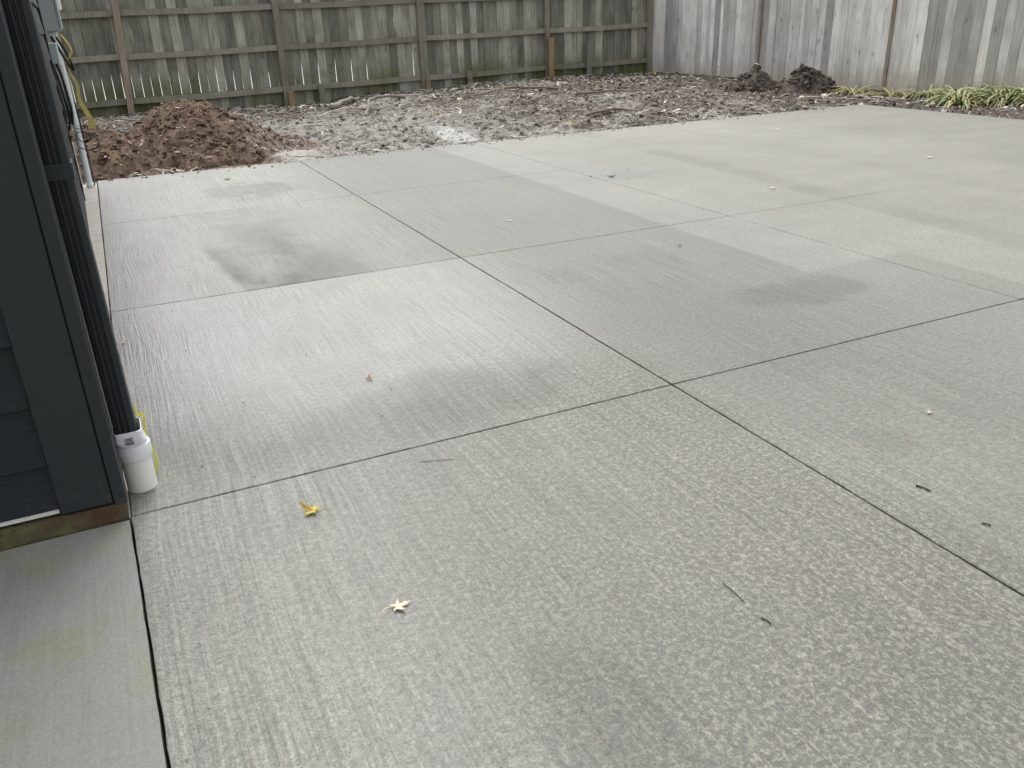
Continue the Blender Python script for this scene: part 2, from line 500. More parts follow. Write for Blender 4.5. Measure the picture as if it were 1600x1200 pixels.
M = {}
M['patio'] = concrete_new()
M['walk'] = concrete_old()
M['base'] = concrete_base('joint_base', 0.015)
M['foot'] = mossy_footing()
M['found'] = concrete_base('foundation_concrete', 0.42, (1, 0.955, 0.87))
M['drive'] = concrete_base('drive_concrete', 0.42, (1, 1, 0.98))
M['soil'] = soil('yard_soil', False)
M['redsoil'] = soil('red_soil', True)
M['board'] = wood('weathered_board', (0.18, 0.183, 0.147), (0.46, 0.46, 0.40), moss=0.9, dirty=0.0, contrast=1.3)
M['rail'] = wood('weathered_rail', (0.20, 0.185, 0.15), (0.36, 0.34, 0.285), moss=0.3, contrast=0.5)
M['silver'] = wood('silver_board', (0.42, 0.415, 0.395), (0.70, 0.695, 0.67), dirty=0.6, contrast=1.25)
M['redwood'] = wood('brown_batten', (0.22, 0.175, 0.135), (0.38, 0.315, 0.25), contrast=0.4)
M['newwood'] = wood('new_stake_wood', (0.26, 0.165, 0.085), (0.40, 0.27, 0.15), contrast=0.3)
M['greywood'] = wood('grey_stake_wood', (0.19, 0.175, 0.145), (0.32, 0.30, 0.26), contrast=0.4)
M['stick'] = wood('stick_wood', (0.12, 0.095, 0.075), (0.26, 0.22, 0.18), contrast=0.8)
M['trim'] = paint('trim_paint', (0.024, 0.031, 0.034), 0.55, 0.25, dirt=0.7)
M['siding'] = paint('siding_paint', (0.013, 0.019, 0.022), 0.55, 0.25, grain=True, dirt=0.3)
M['spout'] = paint('spout_metal', (0.030, 0.037, 0.042), 0.42, 0.15, dirt=0.2)
M['pvc'] = paint('white_pvc', (0.88, 0.87, 0.81), 0.35, 0.10, dirt=0.0)
M['pvcw'] = paint('white_adapter', (0.84, 0.86, 0.89), 0.32, 0.05)
M['flash'] = paint('white_flashing', (0.68, 0.66, 0.62), 0.5, 0.3)
M['greybox'] = paint('grey_enamel', (0.42, 0.47, 0.47), 0.42, 0.12)
M['conduit'] = paint('grey_conduit', (0.78, 0.84, 0.86), 0.4, 0.15)
M['cable'] = paint('black_cable', (0.018, 0.019, 0.021), 0.35, 0.1)
M['ytape'] = paint('yellow_tape', (0.62, 0.62, 0.03), 0.35, 0.1)
M['yrope'] = paint('yellow_bag', (0.55, 0.45, 0.13), 0.4, 0.2)
M['ink'] = paint('black_ink', (0.03, 0.03, 0.032), 0.5, 0.1)
M['sticker'] = paint('sticker_paper', (0.50, 0.51, 0.54), 0.5, 0.1)
M['roof'] = paint('roof_shingle', (0.05, 0.05, 0.052), 0.85, 0.4)
M['yleaf'] = leafmat('yellow_leaf', (0.52, 0.36, 0.04), (0.60, 0.47, 0.10))
M['pleaf'] = leafmat('pale_leaf', (0.72, 0.66, 0.48), (0.70, 0.56, 0.42))
M['bleaf'] = leafmat('brown_leaf', (0.26, 0.13, 0.055), (0.42, 0.25, 0.13))
M['bit'] = leafmat('pale_scrap', (0.55, 0.47, 0.38), (0.66, 0.60, 0.52))
M['dbit'] = leafmat('dark_scrap', (0.025, 0.030, 0.022), (0.06, 0.065, 0.045))
M['gleaf'] = leafmat('green_blade', (0.19, 0.25, 0.11), (0.30, 0.34, 0.17), (0.48, 0.45, 0.26))
M['yblade'] = leafmat('yellow_blade', (0.36, 0.33, 0.13), (0.50, 0.44, 0.22), (0.26, 0.28, 0.10))
M['litter'] = leafmat('litter', (0.42, 0.38, 0.33), (0.66, 0.62, 0.56))

# ================================================================== SETTING
def ground_mat():
    n = NT('rough_ground'); p = n.pos()
    c = n.mix(n.noise(p, 0.5, 5), (0.06, 0.055, 0.035), (0.10, 0.10, 0.05))
    return n.fin(c, 0.95, 0.1)
struct(link('ground', mesh('ground', [(-600, -600, -.16), (600, -600, -.16), (600, 600, -.16), (-600, 600, -.16)], [(0, 1, 2, 3)]), ground_mat()))
struct(box('driveway', -40, 40, 16.2, 60, -.15, -.02, M['drive']))

# patio: sub-base with one object for each panel
XJ = [-0.150, 1.666, 3.545, 5.43, 7.27, 9.112]
YJ = [-4.0, -1.78, 0.24, 2.260, 4.285, 6.452, 8.512]
patio = struct(box('patio', -0.14, 9.10, -3.99, 8.50, -0.13, -0.045, M['base']))
def panel(x0, x1, y0, y1, skew=0.0):
    # top grid with slightly eased, irregular edges
    nx = max(2, int((x1 - x0) / 0.05)); ny = max(2, int((y1 - y0) / 0.05))
    xs = np.linspace(x0, x1, nx + 1); ys = np.linspace(y0, y1, ny + 1)
    xs = np.concatenate([[x0, x0 + .0022], xs[1:-1], [x1 - .0022, x1]])
    ys = np.concatenate([[y0, y0 + .0022], ys[1:-1], [y1 - .0022, y1]])
    nx, ny = len(xs), len(ys)
    X, Y = np.meshgrid(xs, ys)
    Z = (fbm(X, Y, 1.1, 2, 3) - .5) * 0.003
    rim = (X <= x0 + 1e-6) | (X >= x1 - 1e-6) | (Y <= y0 + 1e-6) | (Y >= y1 - 1e-6)
    Z = Z - rim * 0.0018
    wob = (fbm(X, Y, 40, 3, 9) - .5) * 0.0035
    Xr = X + np.where((X <= x0 + 1e-6) | (X >= x1 - 1e-6), wob, 0)
    Yr = Y + np.where((Y <= y0 + 1e-6) | (Y >= y1 - 1e-6), wob, 0)
    Xr = Xr + skew * (2.25 - Y) * (1 - (X - x0) / (x1 - x0))
    V = np.stack([Xr, Yr, Z], -1).reshape(-1, 3).tolist()
    F = [(j * nx + i, j * nx + i + 1, (j + 1) * nx + i + 1, (j + 1) * nx + i) for j in range(ny - 1) for i in range(nx - 1)]
    ring = [i for i in range(nx)] + [j * nx + nx - 1 for j in range(1, ny)] + [(ny - 1) * nx + i for i in range(nx - 2, -1, -1)] + [j * nx for j in range(ny - 2, 0, -1)]
    b0 = len(V)
    for k in ring:
        V.append((V[k][0], V[k][1], -0.10))
    m = len(ring)
    for k in range(m):
        k2 = (k + 1) % m
        F.append((ring[k], b0 + k, b0 + k2, ring[k2]))
    return mesh('slab', V, F)
JX = [0, .0066, .005]
JY = [0, 0, .006, .006, .0048, .0034, 0]
for i in range(2):
    for j in range(6):
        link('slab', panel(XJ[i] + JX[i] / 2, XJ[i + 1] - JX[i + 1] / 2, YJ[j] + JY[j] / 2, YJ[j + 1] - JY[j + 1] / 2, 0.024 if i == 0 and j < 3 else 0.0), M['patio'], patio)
XM = 5.05                      # past here no cut shows in the broom finish
for (ya, yb, ga, gb) in ((-4.0, 0.24, 0, .005), (0.24, 2.26, .005, .0055), (2.26, 4.285, .0055, .0035), (4.285, 8.512, .0035, 0)):
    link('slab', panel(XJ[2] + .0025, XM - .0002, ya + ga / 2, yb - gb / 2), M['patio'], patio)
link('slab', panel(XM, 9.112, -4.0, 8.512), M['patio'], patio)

# old walkway slab in front of the house
def slab_me(name, pts, z0, z1, tx=0.0):
    n_ = len(pts)
    V = [(x + tx, y, z1) for x, y in pts] + [(x, y, z0) for x, y in pts]
    F = [tuple(range(n_)), tuple(range(2 * n_ - 1, n_ - 1, -1))] + [(i, n_ + i, n_ + (i + 1) % n_, (i + 1) % n_) for i in range(n_)]
    return mesh(name, V, F)
R0 = random.Random(5)
edge = []
for k in range(401):
    ey = -3.9 + k * (2.245 + 3.9) / 400
    en = float(fbm(np.array([ey]), np.array([0.3]), 9.0, 4, 51, 0.6)[0]) - 0.5
    edge.append((-0.150 + 0.024 * (2.25 - ey) - 0.0062 - 0.003 * (2.25 - ey) / 6 + en * 0.005, ey))
wk = slab_me('walkway', [(-4.5, -3.9)] + edge + [(-4.5, 2.245)], -0.12, -0.003)
struct(link('walkway', wk, M['walk']))

# ------------------------------------------------------------------ yard soil
def fence_x(y): return 10.2 + (15.1 - y) * 0.12
def soil_z(x, y):
    rise = sst(9.2, 14.8, y) * (0.01 + 0.11 * sst(2.5, 6.0, x))
    amp = np.maximum(sst(8.50, 9.1, y), sst(9.12, 9.5, x))
    b = (fbm(x, y, 0.9, 2, 1) - .5) * 0.16 + (fbm(x, y, 3.1, 3, 2) - .5) * 0.11
    c = fbm(x, y, 11.0, 3, 4, 0.6)
    b = b + (np.abs(c - .5) * -2 + .35) * 0.065 + (fbm(x, y, 30, 3, 6, .65) - .5) * 0.045
    z = -0.035 + rise + b * (0.30 + 0.70 * amp) * (1 - 0.45 * sst(8.0, 9.5, x))
    lim = -0.012 + 0.9 * np.maximum(np.clip(y - 8.52, 0, 9), np.clip(x - 9.12, 0, 9))
    return np.minimum(z, lim)
def soil_pt(x, y): return float(soil_z(np.array([x]), np.array([y]))[0])
def grid_obj(name, xs, ys, zf, mat, warp=None):
    X, Y = np.meshgrid(xs, ys)
    Z = zf(X, Y)
    if warp: X, Y = warp(X, Y)
    V = np.stack([X, Y, Z], -1).reshape(-1, 3)
    nx, ny = len(xs), len(ys)
    idx = np.arange(nx * ny).reshape(ny, nx)
    F = np.stack([idx[:-1, :-1], idx[:-1, 1:], idx[1:, 1:], idx[1:, :-1]], -1).reshape(-1, 4)
    me = bpy.data.meshes.new(name)
    me.vertices.add(len(V)); me.vertices.foreach_set('co', V.astype(np.float32).ravel())
    me.loops.add(F.size); me.loops.foreach_set('vertex_index', F.astype(np.int32).ravel())
    me.polygons.add(len(F)); me.polygons.foreach_set('loop_start', np.arange(0, F.size, 4, dtype=np.int32))
    me.polygons.foreach_set('loop_total', np.full(len(F), 4, dtype=np.int32))
    me.polygons.foreach_set('use_smooth', np.ones(len(F), dtype=bool))
    me.update(); me.validate()
    return link(name, me, mat)
struct(grid_obj('soil', np.arange(-6.0, 13.0, 0.03), np.arange(8.514, 15.6, 0.03), soil_z, M['soil']))
struct(grid_obj('soil_strip', np.arange(9.114, 13.0, 0.035), np.arange(-2.0, 8.53, 0.035), soil_z, M['soil']))

# ================================================================== FENCES
TOPZ = 1.86
def rail_z(x, k):            # the fence climbs a little towards the corner
    return (0.205, 0.855, 1.47)[k] + 0.0125 * (x - 0.5)
back = empty('wooden_fence', (2.0, 15.1, 0.0))
tag(back, 'weathered grey plank fence showing its posts and rails behind the dirt', 'fence')
def bchild(name, me, mat):
    o = link(name, me, mat, back)
    o.matrix_parent_inverse = Matrix.Translation((-2.0, -15.1, 0.0))
    return o
R1 = random.Random(11)
x = -4.6
k = 0
while x < 10.12:
    w = R1.uniform(0.128, 0.150)
    x1 = x + w
    off = 0.028 * (k % 2) + R1.uniform(0, 0.006)
    slit = 0.0
    if x < 5.3:
        slit = R1.uniform(0.006, 0.012) if x < 4.3 else R1.uniform(0.0, 0.006)
    lap = 0.012 if k % 2 else -0.004      # back boards reach behind the front ones
    zb = soil_pt(x + w / 2, 15.1) - 0.12
    top = TOPZ + 0.0125 * x + R1.uniform(-0.012, 0.012)
    z0 = rail_z(x, 0) + 0.05; z1 = rail_z(x, 1) - 0.22 + R1.uniform(-0.06, 0.14)
    L = x - lap; Rr = x1 + lap
    ln = R1.uniform(-0.002, 0.002)
    sl_ = (x + slit / 2, x + slit / 3, x1 - slit / 2, x1 - slit / 3) if slit > .002 else (L, L, Rr, Rr)
    left = [(L, zb), (L, z0 - .03), (sl_[0], z0), (sl_[1], (z0 + z1) / 2), (L, z1)]
    right = [(Rr, zb), (Rr, z0 - .03), (sl_[2], z0), (sl_[3], (z0 + z1) / 2), (Rr, z1)]
    if x < 5 and R1.random() < 0.16:
        zu = R1.uniform(0.98, 1.1)
        right += [(Rr, zu), (x1 - 0.006, zu + 0.05), (x1 - 0.004, zu + R1.uniform(.1, .22)), (Rr, zu + 0.3)]
    left.append((L + ln, top)); right.append((Rr + ln, top + R1.uniform(-.004, .004)))
    bchild('board', prism_me('board', left[:1] + right + left[:0:-1], 15.098 + off, 15.113 + off), M['board'])
    x = x1; k += 1
POSTX = [-4.5, -2.02, 0.43, 2.89, 5.345, 7.86, 10.16]
LEAN = [0, 0, 0.085, 0.0, 0.01, -0.015, -0.03]
for px, ln in zip(POSTX, LEAN):
    zb = soil_pt(px, 15.0) - 0.15
    h = 0.046
    V = []
    for zz, sh in ((zb, 0), (TOPZ + 0.02 + 0.0125 * px, ln * 1.25)):
        V += [(px - h + sh, 14.995, zz), (px + h + sh, 14.995, zz), (px + h + sh, 15.092, zz), (px - h + sh, 15.092, zz)]
    F = [(0, 1, 5, 4), (1, 2, 6, 5), (2, 3, 7, 6), (3, 0, 4, 7), (3, 2, 1, 0), (4, 5, 6, 7)]
    bchild('post', mesh('post', V, F), M['redwood'] if ln > .05 else M['rail'])
for a in range(len(POSTX) - 1):
    xa, xb = POSTX[a] + 0.044, POSTX[a + 1] - 0.044
    for kk in range(3):
        za, zb = rail_z(xa, kk) + R1.uniform(-.006, .006), rail_z(xb, kk) + R1.uniform(-.006, .006)
        sg = -0.012
        xm, zm = (xa + xb) / 2, (za + zb) / 2 + sg
        sh = [LEAN[a] * za / 1.5, 0, LEAN[a + 1] * zb / 1.5]
        V = []
        for (qx, qz, s_) in ((xa, za, sh[0]), (xm, zm, 0), (xb, zb, sh[2])):
            V += [(qx + s_, 15.035, qz - .042), (qx + s_, 15.097, qz - .042), (qx + s_, 15.097, qz + .042), (qx + s_, 15.035, qz + .042)]
        F = [(0, 1, 2, 3), (11, 10, 9, 8)]
        for q in (0, 4):
            F += [(q + i, q + 4 + i, q + 4 + (i + 1) % 4, q + (i + 1) % 4) for i in range(4)]
        me = mesh('rail', V, F)
        bm = bmesh.new(); bm.from_mesh(me); bmesh.ops.recalc_face_normals(bm, faces=bm.faces[:]); bm.to_mesh(me); bm.free()
        bchild('rail', me, M['rail'])

# right-hand fence, boards on this side
side = empty('board_fence', (10.2, 15.1, 0.0), 0)
tag(side, 'pale silver vertical board fence along the dark planting strip', 'fence')
ang = math.atan2(-1.0, 0.12)           # direction from the corner towards the camera side
side.rotation_euler = (0, 0, ang)      # local +X runs along the fence, local -Y faces the yard
R2 = random.Random(23)
t = 0.0; k = 0
brown_at = [2.86, 5.42]
while t < 14.5:
    w = R2.choice([0.135, 0.138, 0.142, 0.09, 0.14])
    t1 = t + w
    off = R2.choice([0, 0.004, 0.012, 0.014])
    top = 1.95 - 0.004 * t + R2.uniform(-.012, .012)
    o = [(t - .004, -0.12), (t1 + .003, -0.12), (t1 + .003 + R2.uniform(-.003, .003), top), (t - .004 + R2.uniform(-.002, .002), top)]
    link('board', prism_me('board', o, -0.010 + off, 0.008 + off), M['silver'], side)
    t = t1; k += 1
for bt in brown_at:
    o = [(bt - .027, -0.12), (bt + .027, -0.12), (bt + .025, 1.92), (bt - .029, 1.92)]
    link('batten', prism_me('batten', o, -0.036, -0.011), M['redwood'], side)
for zz in (0.35, 1.0, 1.6):
    link('rail', box_me('rail', 0, 14.5, 0.031, 0.07, zz - .045, zz + .045), M['rail'], side)
o = [(-.02, -0.15), (.075, -0.15), (.075, 1.97), (-.02, 1.97)]
link('corner_post', prism_me('corner_post', o, -0.045, -0.0115), M['rail'], side)

# stakes driven in along the back fence
def stake(x, y, h, w, mat, label, lean=0.0, d=0.045, tip=0.0):
    z0 = soil_pt(x, y) - 0.12
    me = box_me('wooden_stake', -w / 2, w / 2, -d / 2, d / 2, z0, soil_pt(x, y) + h, 0.004)
    o = link('wooden_stake', me, mat, None, (x, y, 0))
    o.rotation_euler = (0, lean, 0)
    tag(o, label, 'stake', 'stakes driven in along the back fence')
stake(7.88, 14.93, 0.70, 0.10, M['newwood'], 'tall orange brown new wood stake in front of a fence post')
stake(8.72, 14.96, 0.60, 0.10, M['greywood'], 'pale grey wood stake standing alone between fence corner and orange stake')
stake(2.95, 14.955, 0.27, 0.085, M['newwood'], 'short orange stake at a post foot near the dirt pile')
stake(5.40, 14.955, 0.16, 0.085, M['newwood'], 'very short orange stub at a post foot, mid fence')
stake(3.48, 14.985, 0.28, 0.10, M['greywood'], 'short grey stake under the rail right of the short orange stake')
stake(6.22, 14.985, 0.24, 0.10, M['greywood'], 'short grey stake under the rail between two middle posts')

# ================================================================== HOUSE
house = empty('house', (-0.17, 2.26, 0.0))
tag(house, 'dark charcoal house corner with lap siding and wide corner boards', 'house')
def hch(name, me, mat, par=None):
    o = link(name, me, mat, par or house)
    if par is None:
        o.matrix_parent_inverse = Matrix.Translation((0.17, -2.26, 0.0))
    return o
WX = -0.172            # side wall plane at the front corner
SK = -0.0175           # the side wall runs slightly off the patio line
def sx(y): return WX + SK * (y - 2.26)
HT = 2.60
# wall core
hch('wall', slab_me('wall', [(-4.6, 2.30), (WX - .02, 2.30), (sx(7.40) - .02, 7.40), (-0.36, 7.40), (-0.36, 8.36), (-4.6, 8.36)], 0.05, HT), M['siding'])
# footing
hch('foundation', slab_me('foundation', [(-4.55, 2.262), (-0.157, 2.258), (sx(7.46) + .004, 7.46), (-0.31, 7.5), (-0.31, 8.34), (-4.55, 8.34)], -0.13, 0.048), M['foot'])
hch('foundation_edge', slab_me('foundation_edge', [(-0.152, 2.262), (-0.153, 2.50), (-0.156, 3.2), (-0.155, 5.0), (-0.159, 8.40), (-0.33, 8.40), (-0.30, 7.52), (sx(7.46) + .006, 7.47), (-0.1560, 2.262)], -0.12, -0.004), M['found'])
# front corner boards
hch('corner_board', box_me('corner_board', -0.312, -0.1845, 2.250, 2.275, 0.058, HT, 0.002), M['trim'])
hch('corner_board', box_me('corner_board', -0.1815, -0.150, 2.247, 2.345, 0.052, HT, 0.0025), M['trim'])
hch('corner_board_core', box_me('corner_board_core', -0.20, -0.165, 2.262, 2.335, 0.062, HT - .01), M['siding'])
# front lap siding
def lap(x0, x1, y, z0, z1):
    V = [(x0, y - .021, z0), (x1, y - .021, z0), (x1, y + .006, z1), (x0, y + .006, z1),
         (x0, y + .02, z0), (x1, y + .02, z0), (x1, y + .02, z1), (x0, y + .02, z1)]
    return mesh('siding_board', V, [(0, 1, 2, 3), (5, 4, 7, 6), (0, 4, 5, 1), (3, 2, 6, 7), (1, 5, 6, 2), (4, 0, 3, 7)])
EXP = 0.168
z = 0.072; k = 0
while z < HT - 0.02:
    z1 = min(z + EXP + 0.02, HT)
    if k == 0: zz0, zz1 = z, 0.203 + 0.018
    else: zz0, zz1 = z, z1
    hch('siding_board', lap(-4.6, -0.3145, 2.281, zz0, zz1), M['siding'])
    z = 0.203 if k == 0 else z + EXP
    k += 1
hch('flashing', box_me('flashing', -4.6, -0.316, 2.262, 2.300, 0.058, 0.0705, 0.001), M['flash'])
# side lap siding
def lap_side(y0, y1, z0, z1):
    def q(y, o, z): return (sx(y) + o, y, z)
    V = [q(y0, .012, z0), q(y1, .012, z0), q(y1, -.004, z1), q(y0, -.004, z1), q(y0, -.019, z0), q(y1, -.019, z0), q(y1, -.019, z1), q(y0, -.019, z1)]
    return mesh('siding_board', V, [(0, 1, 2, 3), (5, 4, 7, 6), (0, 4, 5, 1), (3, 2, 6, 7), (1, 5, 6, 2), (4, 0, 3, 7)])
z = 0.055
while z < HT - 0.02:
    hch('siding_board', lap_side(2.347, 7.33, z, min(z + EXP + .018, HT)), M['siding'])
    z += EXP
def cbs(y0, y1, o0, o1, z0, z1):
    return slab_me('corner_board', [(sx(y0) + o0, y0), (sx(y0) + o1, y0), (sx(y1) + o1, y1), (sx(y1) + o0, y1)], z0, z1)
hch('corner_board', cbs(7.332, 7.45, -0.025, 0.016, 0.03, HT), M['siding'])
# eave and roof
rf = hch('roof', mesh('roof', [(-4.8, 2.12, HT), (-.06, 2.12, HT), (-.06, 8.5, HT), (-4.8, 8.5, HT),
                              (-4.8, 2.12, HT + .12), (-.06, 2.12, HT + .12), (-.06, 8.5, HT + .12), (-4.8, 8.5, HT + .12),
                              (-2.4, 4.2, HT + 0.9), (-2.4, 6.4, HT + 0.9)],
                     [(3, 2, 1, 0), (0, 1, 5, 4), (1, 2, 6, 5), (2, 3, 7, 6), (3, 0, 4, 7), (4, 5, 8), (5, 6, 9, 8), (6, 7, 9), (7, 4, 8, 9)]), M['roof'])

# ------------------------------------------------------------------ downspout
ds = empty('downspout', (-0.13, 2.40, 0.0))
tag(ds, 'dark grey corrugated metal downspout fixed beside the house corner', 'downspout')
def dch(name, me, mat, par=None):
    o = link(name, me, mat, par or ds)
    if par is None: o.matrix_parent_inverse = Matrix.Translation((0.13, -2.40, 0.0))
    return o
def spout_section():
    x0, x1, y0, y1 = -0.1475, -0.0885, 2.372, 2.452
    P = []
    # front face with ridges (left to right)
    P.append((x0, y0 + .004))
    W_ = x1 - x0
    for g_ in (.17, .40, .62):               # narrow pressed grooves
        c_ = x0 + W_ * g_
        P += [(c_ - .0042, y0), (c_ - .0022, y0 + .010), (c_ + .0022, y0 + .010), (c_ + .0042, y0)]
    fx1 = x0 + W_ * .74
    P += [(fx1 + .001, y0), (x1 - .004, y0), (x1 - .001, y0 + .002), (x1, y0 + .006)]
    for i in range(4):
        a = y0 + .012 + (y1 - y0 - .02) * i / 4; w = (y1 - y0 - .02) / 4
        P += [(x1, a), (x1, a + w * .5), (x1 - .006, a + w * .62), (x1 - .006, a + w * .9)]
    P += [(x1, y1 - .004), (x1 - .004, y1), (x0 + .003, y1), (x0, y1 - .003)]
    return P
sp = spout_section()
dch('pipe', slab_me('pipe', sp, 0.172, HT - 0.05, -0.0145), M['spout'])
bx0, bx1 = -0.1535, -0.0900
bnd = slab_me('band', [(bx0, 2.3695), (bx1 - .003, 2.3685), (bx1, 2.372), (bx1, 2.454), (bx0, 2.454)], 0.905, 0.944)
b_ = dch('band', bnd, M['spout'])
dch('bead', slab_me('bead', [(bx0, 2.3675), (bx1 + .001, 2.3665), (bx1 + .002, 2.456), (bx0, 2.456)], 0.901, 0.9065), M['spout'], b_).matrix_parent_inverse = (Matrix.Translation((-0.13, 2.40, 0.0)).inverted())
dch('bead', slab_me('bead', [(bx0, 2.3675), (bx1 + .001, 2.3665), (bx1 + .002, 2.456), (bx0, 2.456)], 0.9425, 0.948), M['spout'], b_).matrix_parent_inverse = (Matrix.Translation((-0.13, 2.40, 0.0)).inverted())
dch('bracket', box_me('bracket', -0.166, -0.1465, 2.39, 2.44, 1.9, 1.94), M['spout'])

# ------------------------------------------------------------------ white drain stub with adapter
dp = empty('drain_pipe', (-0.111, 2.425, 0.0))
tag(dp, 'white plastic drain stub with adapter collar under the downspout', 'pipe')
def ring_lathe(name, prof, n_=40, morph=None):
    V = []; F = []
    for (r, z) in prof:
        for i in range(n_):
            a = 2 * math.pi * i / n_
            cx, cy = math.cos(a) * r, math.sin(a) * r
            if morph: cx, cy = morph(cx, cy, r, z, a)
            V.append((cx, cy, z))
    for j in range(len(prof) - 1):
        for i in range(n_):
            F.append((j * n_ + i, j * n_ + (i + 1) % n_, (j + 1) * n_ + (i + 1) % n_, (j + 1) * n_ + i))
    return mesh(name, V, F, False)
def smooth_by_angle(o):
    me = o.data
    me.polygons.foreach_set('use_smooth', [True] * len(me.polygons))
    try:
        me.set_sharp_from_angle(angle=rad(35))
    except Exception:
        pass
o = link('stub', ring_lathe('stub', [(0.0, -.03), (0.0405, -.03), (0.0415, .0), (0.0415, .115)]), M['pvc'], dp); smooth_by_angle(o)
def morph(cx, cy, r, z, a):
    f = min(1, max(0, (z - .148) / .02))
    # superellipse (rectangular mouth) above the shoulder
    e = 0.32
    c, s_ = math.cos(a), math.sin(a)
    hx, hy = 0.0370 * r / .0415, 0.050 * r / .0415
    qx = hx * math.copysign(abs(c) ** e, c) - 0.004; qy = hy * math.copysign(abs(s_) ** e, s_) - 0.006
    return cx * (1 - f) + qx * f, cy * (1 - f) + qy * f
o = link('adapter', ring_lathe('adapter', [(0.0416, .100), (0.0470, .1005), (0.0482, .103), (0.0482, .141), (0.0470, .1445), (0.0432, .146), (0.0432, .158), (0.0425, .170), (0.0425, .200), (0.0405, .201), (0.0405, .16)], 48, morph), M['pvcw'], dp); smooth_by_angle(o)
ad = o
stk = link('sticker', box_me('sticker', -.016, .008, -0.0584, -0.0560, .163, .187), M['sticker'], ad)
R3 = random.Random(4)
V = []; F = []
def addbox(V, F, x0, x1, y0, y1, z0, z1):
    b = len(V)
    V += [(x0, y0, z0), (x1, y0, z0), (x1, y1, z0), (x0, y1, z0), (x0, y0, z1), (x1, y0, z1), (x1, y1, z1), (x0, y1, z1)]
    F += [tuple(b + i for i in q) for q in ((3, 2, 1, 0), (4, 5, 6, 7), (0, 1, 5, 4), (1, 2, 6, 5), (2, 3, 7, 6), (3, 0, 4, 7))]
q = -.0145
while q < .006:
    w = R3.choice([.0006, .0009, .0014])
    addbox(V, F, q, q + w, -.0590, -.0583, .165, .173); q += w + R3.choice([.0006, .0010])
for zz in (.1765, .181):
    addbox(V, F, -.0125, .004, -.0590, -.0583, zz, zz + .0022)
st2 = link('print', mesh('print', V, F), M['ink'], ad)

def ribbon(name, pts, w, mat, nrm=(1, 0, 0), seed=0, k=5, grow=None):
    P = spline(pts, k); V = []; F = []
    rr = random.Random(seed)
    for i, p in enumerate(P):
        t_ = (P[min(i + 1, len(P) - 1)] - P[max(i - 1, 0)]).normalized()
        a = t_.cross(Vector(nrm)).normalized()
        a = (a + Vector((rr.uniform(-.5, .5), rr.uniform(-.5, .5), rr.uniform(-.5, .5))) * .25).normalized()
        ww = w * rr.uniform(.7, 1.15)
        if grow: ww *= grow[0] + (grow[1] - grow[0]) * (i / len(P)) ** 1.5
        V += [p - a * ww / 2, p + a * ww / 2]
    for i in range(len(P) - 1): F.append((2 * i, 2 * i + 1, 2 * i + 3, 2 * i + 2))
    o = link(name, mesh(name, V, F), mat)
    md = o.modifiers.new('thick', 'SOLIDIFY'); md.thickness = 0.0012
    return o
tag(ribbon('warning_tape', [(-.108, 2.475, .05), (-.076, 2.478, .012), (-.060, 2.49, .03), (-.064, 2.492, .08), (-.070, 2.490, .125), (-.071, 2.487, .165), (-.066, 2.488, .195), (-.082, 2.480, .205), (-.086, 2.476, .235)], .011, M['ytape'], nrm=(0.9, -.5, 0.2), seed=3),
    'torn strip of yellow plastic tape tucked behind the white drain stub', 'tape')

# ------------------------------------------------------------------ utilities at the back corner of the house
UY = 8.15
mb = empty('utility_box', (-0.36, UY, 1.25))
tag(mb, 'grey metal utility box high on the house rear corner', 'utility box')
def uch(par, name, me, mat, org):
    o = link(name, me, mat, par); o.matrix_parent_inverse = Matrix.Translation(org).inverted(); return o
org = (-0.36, UY, 1.25)
uch(mb, 'case', box_me('case', -0.362, -0.152, UY - .10, UY + .14, 1.245, 1.82, .006), M['greybox'], org)
uch(mb, 'cover', box_me('cover', -0.158, -0.138, UY - .108, UY + .148, 1.262, 1.80, .004), M['greybox'], org)
uch(mb, 'fitting', box_me('fitting', -0.25, -0.19, UY - .03, UY + .03, 1.205, 1.246, .006), M['conduit'], org)
org = (-0.36, 8.33, 1.36)
mb2 = empty('meter_box', org)
tag(mb2, 'small white meter housing behind the grey utility box', 'meter')
uch(mb2, 'case', box_me('case', -0.362, -0.15, 8.30, 8.36, 1.37, 1.62, .008), M['pvcw'], org)
uch(mb2, 'dial', box_me('dial', -0.151, -0.115, 8.31, 8.35, 1.40, 1.58, .012), M['pvc'], org)
org = (-0.36, 7.95, 0.98)
jb = empty('junction_box', org)
tag(jb, 'small pale grey junction box below the utility box on the house', 'junction box')
uch(jb, 'case', box_me('case', -0.362, -0.205, 7.93, 8.0, 1.005, 1.165, .004), M['conduit'], org)
uch(jb, 'lid', box_me('lid', -0.355, -0.212, 7.922, 7.9315, 1.012, 1.158, .002), M['greybox'], org)
org = (-0.20, 8.22, 0)
cd = empty('conduit', org)
tag(cd, 'pale grey conduit riser running down to the patio corner', 'conduit')
uch(cd, 'riser', mesh('riser', *tube_vf(spline([(-.212, 8.22, -.02), (-.212, 8.22, .3), (-.212, 8.22, .7), (-.216, 8.21, 1.0), (-.22, 8.17, 1.23)]), .026, 14), True), M['conduit'], org)
uch(cd, 'foot_collar', mesh('foot_collar', *tube_vf([(-.212, 8.22, -.01), (-.212, 8.22, .035)], .032, 14), True), M['conduit'], org)
uch(cd, 'clamp', box_me('clamp', -.30, -.183, 8.205, 8.235, .50, .52, .002), M['greybox'], org)
tag(link('white_strip', box_me('white_strip', -0.255, -0.243, 7.462, 7.52, 0.10, 0.45, .002), M['flash']), 'narrow white plastic strip beside the conduit on the house corner', 'strip')
tag(tube('ground_wire', spline([(-.178, 8.27, -.01), (-.174, 8.27, .2), (-.176, 8.27, .42), (-.18, 8.27, .6), (-.20, 8.25, .9)]), .007, M['cable'], n=6), 'thin dark wire running down behind the pale conduit', 'wire')
